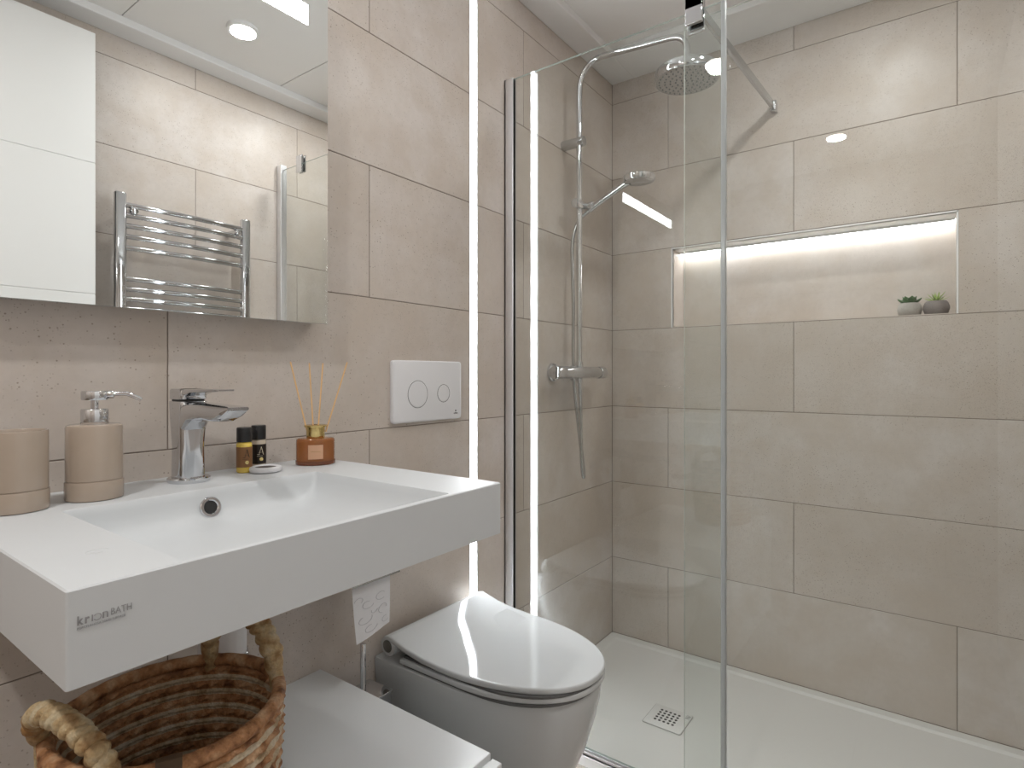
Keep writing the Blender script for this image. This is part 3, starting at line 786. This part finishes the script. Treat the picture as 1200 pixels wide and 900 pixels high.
def plate(name, hw, back, front, z0, z1, rnd, curved, parent=t, lift=1):
    m = MB()
    R = []
    for z, ins in ((z0, rnd), (z0 + rnd * .4, rnd * .2), (z0 + rnd, 0), (z1 - rnd, 0), (z1 - rnd * .4, rnd * .2), (z1, rnd)):
        o_ = outline(hw - ins, back - ins, front + ins, n=40, z=z, flat=.16, pw=2.15)
        R.append([(p[0], p[1], p[2] + (lidz(p[1]) if curved else 0)) for p in o_])
    vv = m.rings(R, 0, True, True, False)
    # gridded top so that the lid can curve up towards the hinge
    top = vv[-1]; n_ = 41
    L_ = [top[i] for i in range(20, -1, -1)] + [top[-1], top[-2], top[-3]]
    R_ = [top[i] for i in range(20, 41)] + [top[41], top[42], top[43]]
    prev = None
    KT = [0, .012, .03, .08, .18, .34, .5, .66, .82, .92, .97, .988, 1]
    K = len(KT) - 1
    for i in range(len(L_)):
        a_, b_ = L_[i], R_[i]
        if a_ is b_:
            row = [a_]
        else:
            row = [a_] + [m.bm.verts.new(a_.co.lerp(b_.co, KT[k])) for k in range(1, K)] + [b_]
        if prev:
            if len(prev) == 1:
                for k in range(K):
                    f = m.bm.faces.new((prev[0], row[k], row[k + 1])); f.smooth = True
            else:
                for k in range(K):
                    f = m.bm.faces.new((prev[k], row[k], row[k + 1], prev[k + 1])); f.smooth = True
        prev = row
    return m.build(name, WHITE_GLOSS, parent, sharp=50)
seat = plate('seat', .176, -.085, -.506, .4065, .4195, .003, False)
lid = plate('lid', .177, -.046, -.508, .4235, .4370, .0035, True)
m = MB(); m.rings([outline(.170, -.09, -.50, z=.402), outline(.170, -.09, -.50, z=.4070)], 0, False); m.rings([outline(.168, -.09, -.503, z=.4192), outline(.168, -.09, -.503, z=.4240)], 0, False); m.build('gap_shade', pm('gap_shade_grey', (0.12, 0.12, 0.12), .7, noise=.05, nscale=60), t)  # dark filler sheets: shade of the gaps under seat and lid, put into colour
m = MB(); m.cyl((TX - .176, -.043, .4362), (TX + .176, -.043, .4362), .0235, 32, bev=.002); hg = m.build('hinge', WHITE_GLOSS, t)
for s_ in (-1, 1):
    m = MB(); m.cyl((TX + s_ * .1745, -.043, .4362), (TX + s_ * .1775, -.043, .4362), .0145, 28, bev=.0008); m.build('hinge_cap', pm('dark_steel', (0.22, 0.22, 0.21), .35, 1.0, noise=.05, nscale=60), hg)

# ------------------------------------------------------------------ toilet brush
bx_, by_ = -1.362, -.075
t = thing('toilet_brush', 'chrome toilet brush in a square wall holder between cabinet and toilet', 'toilet brush', (bx_, by_, .16))
m = MB()
m.rings([sq(bx_, by_, .036, .036, .004, .16), sq(bx_, by_, .038, .038, .004, .165), sq(bx_, by_, .038, .038, .004, .372), sq(bx_, by_, .034, .034, .003, .372), sq(bx_, by_, .034, .034, .003, .20)], 0, False)
m.build('cup', CHROME_DULL, t)
m = MB(); m.box((bx_ - .012, by_ + .037, .28), (bx_ + .012, -.0004, .31)); m.build('wall_mount', CHROME, t, bevel=.002)
m = MB(); m.rings([sq(bx_, by_, .040, .040, .004, .3725), sq(bx_, by_, .040, .040, .004, .378)], 0, False); m.build('cover', CHROME, t, bevel=.001)
m = MB(); m.cyl((bx_ - .016, by_ - .005, .25), (bx_ - .016, by_ - .005, .492), .0062, 18, bev=.002); m.build('handle', CHROME, t)

# ------------------------------------------------------------------ toilet roll and holder
RZ, RY = .715, -.062
t = thing('toilet_roll_holder', 'chrome toilet roll holder on the wall under the basin', 'roll holder', (-1.38, 0, .70))
m = MB(); m.lathe([(.024, 0), (.024, .008), (.01, .01), (.01, -RY - .0)], (-1.309, -.0003, RZ), (0, -1, 0), 28); m.build('wall_post', CHROME, t)
m = MB(); m.cyl((-1.446, RY, RZ), (-1.303, RY, RZ), .0085, 18, bev=.002); m.build('arm', CHROME, t)
m = MB(); 
pl_ = [(-1.395, -.004, .778), (-1.395, -.06, .782), (-1.395, -.110, .765), (-1.395, -.124, .74), (-1.395, -.127, .6405)]
m.rings([[(-1.443, p[1], p[2]), (-1.313, p[1], p[2]), (-1.313, p[1] + .0015, p[2] - .0012), (-1.443, p[1] + .0015, p[2] - .0012)] for p in smooth_path(pl_, 5)], 0, True)
m.build('cover_flap', CHROME_DULL, t)
tr_ = thing('toilet_roll', 'white toilet roll with patterned hanging sheet under the basin', 'toilet roll', (-1.38, RY, RZ))
m = MB(); m.lathe([(.0105, 0), (.047, 0), (.047, .102), (.0105, .102)], (-1.433, RY, RZ - .012), (1, 0, 0), 48, cap0=False, cap1=False)
m.lathe([(.0105, .102), (.0105, 0)], (-1.433, RY, RZ - .012), (1, 0, 0), 48, cap0=False, cap1=False, mat=1)
m.build('roll', [PAPER, pm('card_core', (0.45, 0.36, 0.27), .9, noise=.05, nscale=90)], tr_)
def sheet(u, v):   # u across 0..1, v down 0..1
    x_ = -1.433 + .102 * u + .004 * v * (1 - u) * -1
    z_ = RZ - .012 - .176 * v + .006 * v * (u - .3)
    y_ = RY - .0484 - .012 * math.sin(v * 2.2) * .4 + .018 * v * v * (1 - u) * -1 + .002 * math.sin(u * 5 + v * 3)
    return Vector((x_, y_, z_))
m = MB(); 
m.rings([[sheet(k / 12, j / 16) for k in range(13)] + [sheet(k / 12, j / 16) + Vector((0, .0005, 0)) for k in range(12, -1, -1)] for j in range(17)], 0, True)
sh = m.build('hanging_sheet', PAPER, tr_)
m = MB()
for (cu, cv, ru, rv, a0, a1) in ((.35, .62, .16, .05, 20, 300), (.72, .58, .17, .055, 60, 330), (.25, .78, .2, .055, -20, 250), (.78, .75, .16, .06, 100, 380), (.4, .9, .2, .05, 10, 280), (.85, .9, .12, .045, 40, 300), (.15, .55, .12, .04, 180, 420), (.5, .72, .1, .035, 0, 200)):
    P = []
    for k in range(19):
        a = math.radians(a0 + (a1 - a0) * k / 18); q = 1 - .35 * k / 18
        P.append(sheet(min(.97, max(.03, cu + ru * q * math.cos(a))), min(.98, cv + rv * q * math.sin(a))) + Vector((0, -.0004, 0)))
    m.tube(P, .00045, 5)
m.build('embossed_pattern', PAPER_LINE, sh)

# ------------------------------------------------------------------ waste trap under the basin
t = thing('waste_trap', 'white bottle trap under the basin behind the basket', 'waste trap', (-1.75, -.2, .62))
m = MB(); m.lathe([(.030, .60), (.034, .605), (.034, .735), (.030, .742), (.017, .744), (.017, BZ0 - .0004)], (-1.748, -.2, 0), seg=36); m.build('trap_body', WHITE_SATIN, t)
m = MB(); m.tube([(-1.748, -.17, .70), (-1.748, -.0004, .70)], .016, 20); m.build('wall_pipe', CHROME, t)
m = MB(); m.lathe([(.036, .63), (.0365, .632), (.0365, .648), (.036, .65)], (-1.748, -.2, 0), seg=36); m.build('collar_nut', CHROME, t)

# ------------------------------------------------------------------ basket
KC = Vector((-1.879, -.336, CZ)); KH = .246
def fibre(name, c1, c2, c3):
    m, nt, b, out = new_mat(name)
    N = nt.nodes.new; L = nt.links.new
    tc_ = N('ShaderNodeTexCoord')
    n1 = N('ShaderNodeTexNoise'); n1.inputs['Scale'].default_value = 45; n1.inputs['Detail'].default_value = 4
    n2 = N('ShaderNodeTexNoise'); n2.inputs['Scale'].default_value = 260; n2.inputs['Detail'].default_value = 3
    L(tc_.outputs['Object'], n1.inputs['Vector']); L(tc_.outputs['Object'], n2.inputs['Vector'])
    r = N('ShaderNodeValToRGB'); cr = r.color_ramp; cr.elements.new(.5)
    for e, p, c in zip(cr.elements, (.34, .5, .66), (c1, c2, c3)): e.position = p; e.color = (*c, 1)
    L(n1.outputs['Fac'], r.inputs['Fac'])
    mx = N('ShaderNodeMix'); mx.data_type = 'RGBA'; mx.blend_type = 'MULTIPLY'; mx.inputs[0].default_value = .5
    L(r.outputs['Color'], mx.inputs[6]); L(n2.outputs['Fac'], mx.inputs[7]); L(mx.outputs[2], b.inputs['Base Color'])
    bp = N('ShaderNodeBump'); bp.inputs['Strength'].default_value = .6; bp.inputs['Distance'].default_value = .003
    L(n2.outputs['Fac'], bp.inputs['Height']); L(bp.outputs['Normal'], b.inputs['Normal'])
    b.inputs['Roughness'].default_value = .7
    return m
TAN = fibre('dried_leaf_tan', (0.20, 0.075, 0.025), (0.54, 0.26, 0.11), (0.76, 0.48, 0.28))
ROPE = fibre('pale_twisted_rope', (0.48, 0.33, 0.18), (0.72, 0.57, 0.38), (0.84, 0.74, 0.58))
STRAW = fibre('pale_straw', (0.38, 0.20, 0.07), (0.66, 0.48, 0.26), (0.80, 0.68, 0.46))
bk = thing('woven_basket', 'round coiled natural-fibre basket with two looped handles under the basin', 'basket', KC)
m = MB()
SEG = 384
coils = []
z = 0.0; i = 0
while z < KH - .016:
    hgt = .0125 if i % 2 == 0 else .0075
    coils.append((z, hgt, i % 2)); z += hgt; i += 1
def rad(z): return .105 + .016 * min(1, z / KH * 1.3)
prof = []
for (z0, hgt, kd) in coils:
    for k in range(4): 
        a = PI * (k + .5) / 4
        prof.append((z0 + hgt * (k + .5) / 4, (.0052 if kd == 0 else .0046) * math.sin(a), kd))
R = []; mats = []
def ringat(z, off, kd, sgn):
    out = []
    for k in range(SEG):
        a = 2 * PI * k / SEG
        tw = 1 + (.45 * math.sin(a * 34 + z * 500 + 1.5 * math.sin(a * 9 + z * 60)) if kd == 0 else .34 * abs(math.sin(a * 30 - z * 420)) - .15) 
        rr = rad(z) + sgn * (.001 + off * tw) + .0012 * math.sin(3 * a + 1) 
        out.append(KC + Vector((rr * math.cos(a), rr * math.sin(a), z)))
    return out
for (z_, off, kd) in prof: R.append(ringat(z_, off, kd, 1)); mats.append(kd)
for (z_, off, kd) in reversed(prof): R.append(ringat(z_, off, kd, -1)); mats.append(kd)
m.rings(R, 0, True, True, False, True, mats)
m.lathe([(.106, .004), (.05, .003), (0, .004)], KC, seg=40, cap0=False, cap1=False)
m.build('coiled_wall', [TAN, ROPE], bk, sharp=80)
m = MB()
rim = [KC + Vector(((rad(KH) + .0012 * math.sin(3 * a + 1)) * math.cos(a), (rad(KH) + .0012 * math.sin(3 * a + 1)) * math.sin(a), KH - .0075)) for a in [2 * PI * k / 200 for k in range(201)]]
m.tube(rim, .0085, 12, rf=lambda t_, a: .0082 * (.93 + .13 * abs(math.sin(t_ * PI * 30 + a * .5)) ** .5))
m.build('rim', TAN, bk)
def handle(az, half, lean, rise, thick=.0135):
    P = []
    a0, a1 = az - half, az + half
    rr = rad(KH)
    e0 = KC + Vector((rr * math.cos(a0), rr * math.sin(a0), KH - .02)); e1 = KC + Vector((rr * math.cos(a1), rr * math.sin(a1), KH - .02))
    outv = Vector((math.cos(az), math.sin(az), 0))
    n_ = 200
    for k in range(n_ + 1):
        t_ = k / n_
        s_ = math.sin(PI * t_) ** .62
        P.append(e0.lerp(e1, .5 - .5 * math.cos(PI * t_)) + outv * lean * s_ + Vector((0, 0, rise * s_)))
    m = MB()
    def wrap(t_, a):
        ph = t_ * 17 + a / (2 * PI) + .35 * math.sin(t_ * 9 + a)
        f_ = ph - math.floor(ph)
        return thick * (.70 + .34 * math.sin(PI * f_) ** .42 + .05 * math.sin(a * 3 + t_ * 50)) * (.66 + .34 * min(1, math.sin(PI * t_) * 3.2))
    m.tube(P, thick, 20, rf=wrap)
    m.tube([P[2] + outv * .006, P[0] + Vector((0, 0, -.012)) + outv * .008, P[0] + Vector((0, 0, -.03)) + outv * .006], .0035, 8)
    m.tube([P[-3] + outv * .006, P[-1] + Vector((0, 0, -.012)) + outv * .008, P[-1] + Vector((0, 0, -.03)) + outv * .006], .0035, 8)
    return m.build('handle', STRAW, bk)
handle(math.radians(12), math.radians(31), -.012, .100)
handle(math.radians(190), math.radians(33), .022, .068, .012)
tg = math.radians(-115)
tp = Vector((math.cos(tg), math.sin(tg), 0)); ts = Vector((-math.sin(tg), math.cos(tg), 0))
m = MB()
def tagp(u, z, o_): return KC + tp * (rad(KH) + o_) + ts * u + Vector((0, 0, z))
tag_prof = [(-.008, KH - .03), (-.0095, KH - .01), (-.004, KH + .003), (.004, KH + .003), (.0105, KH - .008), (.0105, KH - .075)]
m.rings([[tagp(-.012, z_, o_), tagp(.012, z_, o_), tagp(.012, z_ - .0004, o_ + .001), tagp(-.012, z_ - .0004, o_ + .001)] for o_, z_ in tag_prof], 0, False)
lt = m.build('leather_tag', pm('brown_leather', (0.085, 0.05, 0.025), .6, noise=.15, nscale=90, bump=.2), bk)
text('lettering', 'COZY', pm('tag_print', (0.42, 0.36, 0.28), .6, noise=.05, nscale=90), .016, tagp(0.0, KH - .014, .012), (0, 0, -1), ts, lt, .0002, 'LEFT')

# ------------------------------------------------------------------ towel radiator (seen in the mirror)
t = thing('towel_radiator', 'chrome ladder towel radiator reflected in the mirror', 'towel radiator', (-1.16, -W, .95))
RYp = -W + .072
for xa in (-1.384, -.930):
    m = MB(); m.rings([sq(xa, RYp, .019, .015, .012, .90), sq(xa, RYp, .019, .015, .012, 1.714), sq(xa, RYp, .017, .013, .011, 1.717)], 0, True); m.build('upright', CHROME, t, sharp=50)
for zb in [1.677, 1.641, 1.604, 1.566, 1.526, 1.417, 1.381, 1.346, 1.311, 1.276, 1.165, 1.129, 1.093, 1.057, .98, .944]:
    m = MB(); m.tube(smooth_path([(-1.384, RYp, zb), (-1.27, RYp + .012, zb), (-1.157, RYp + .016, zb), (-1.044, RYp + .012, zb), (-.930, RYp, zb)], 5), .0095, 14); m.build('rung', CHROME, t)
for xa in (-1.345, -.969):
    for zb in (1.659, .962):
        m = MB(); m.cyl((xa, -W - .0 + .0004, zb), (xa, RYp + .022, zb), .0125, 20, bev=.002); m.build('wall_fixing', CHROME, t)
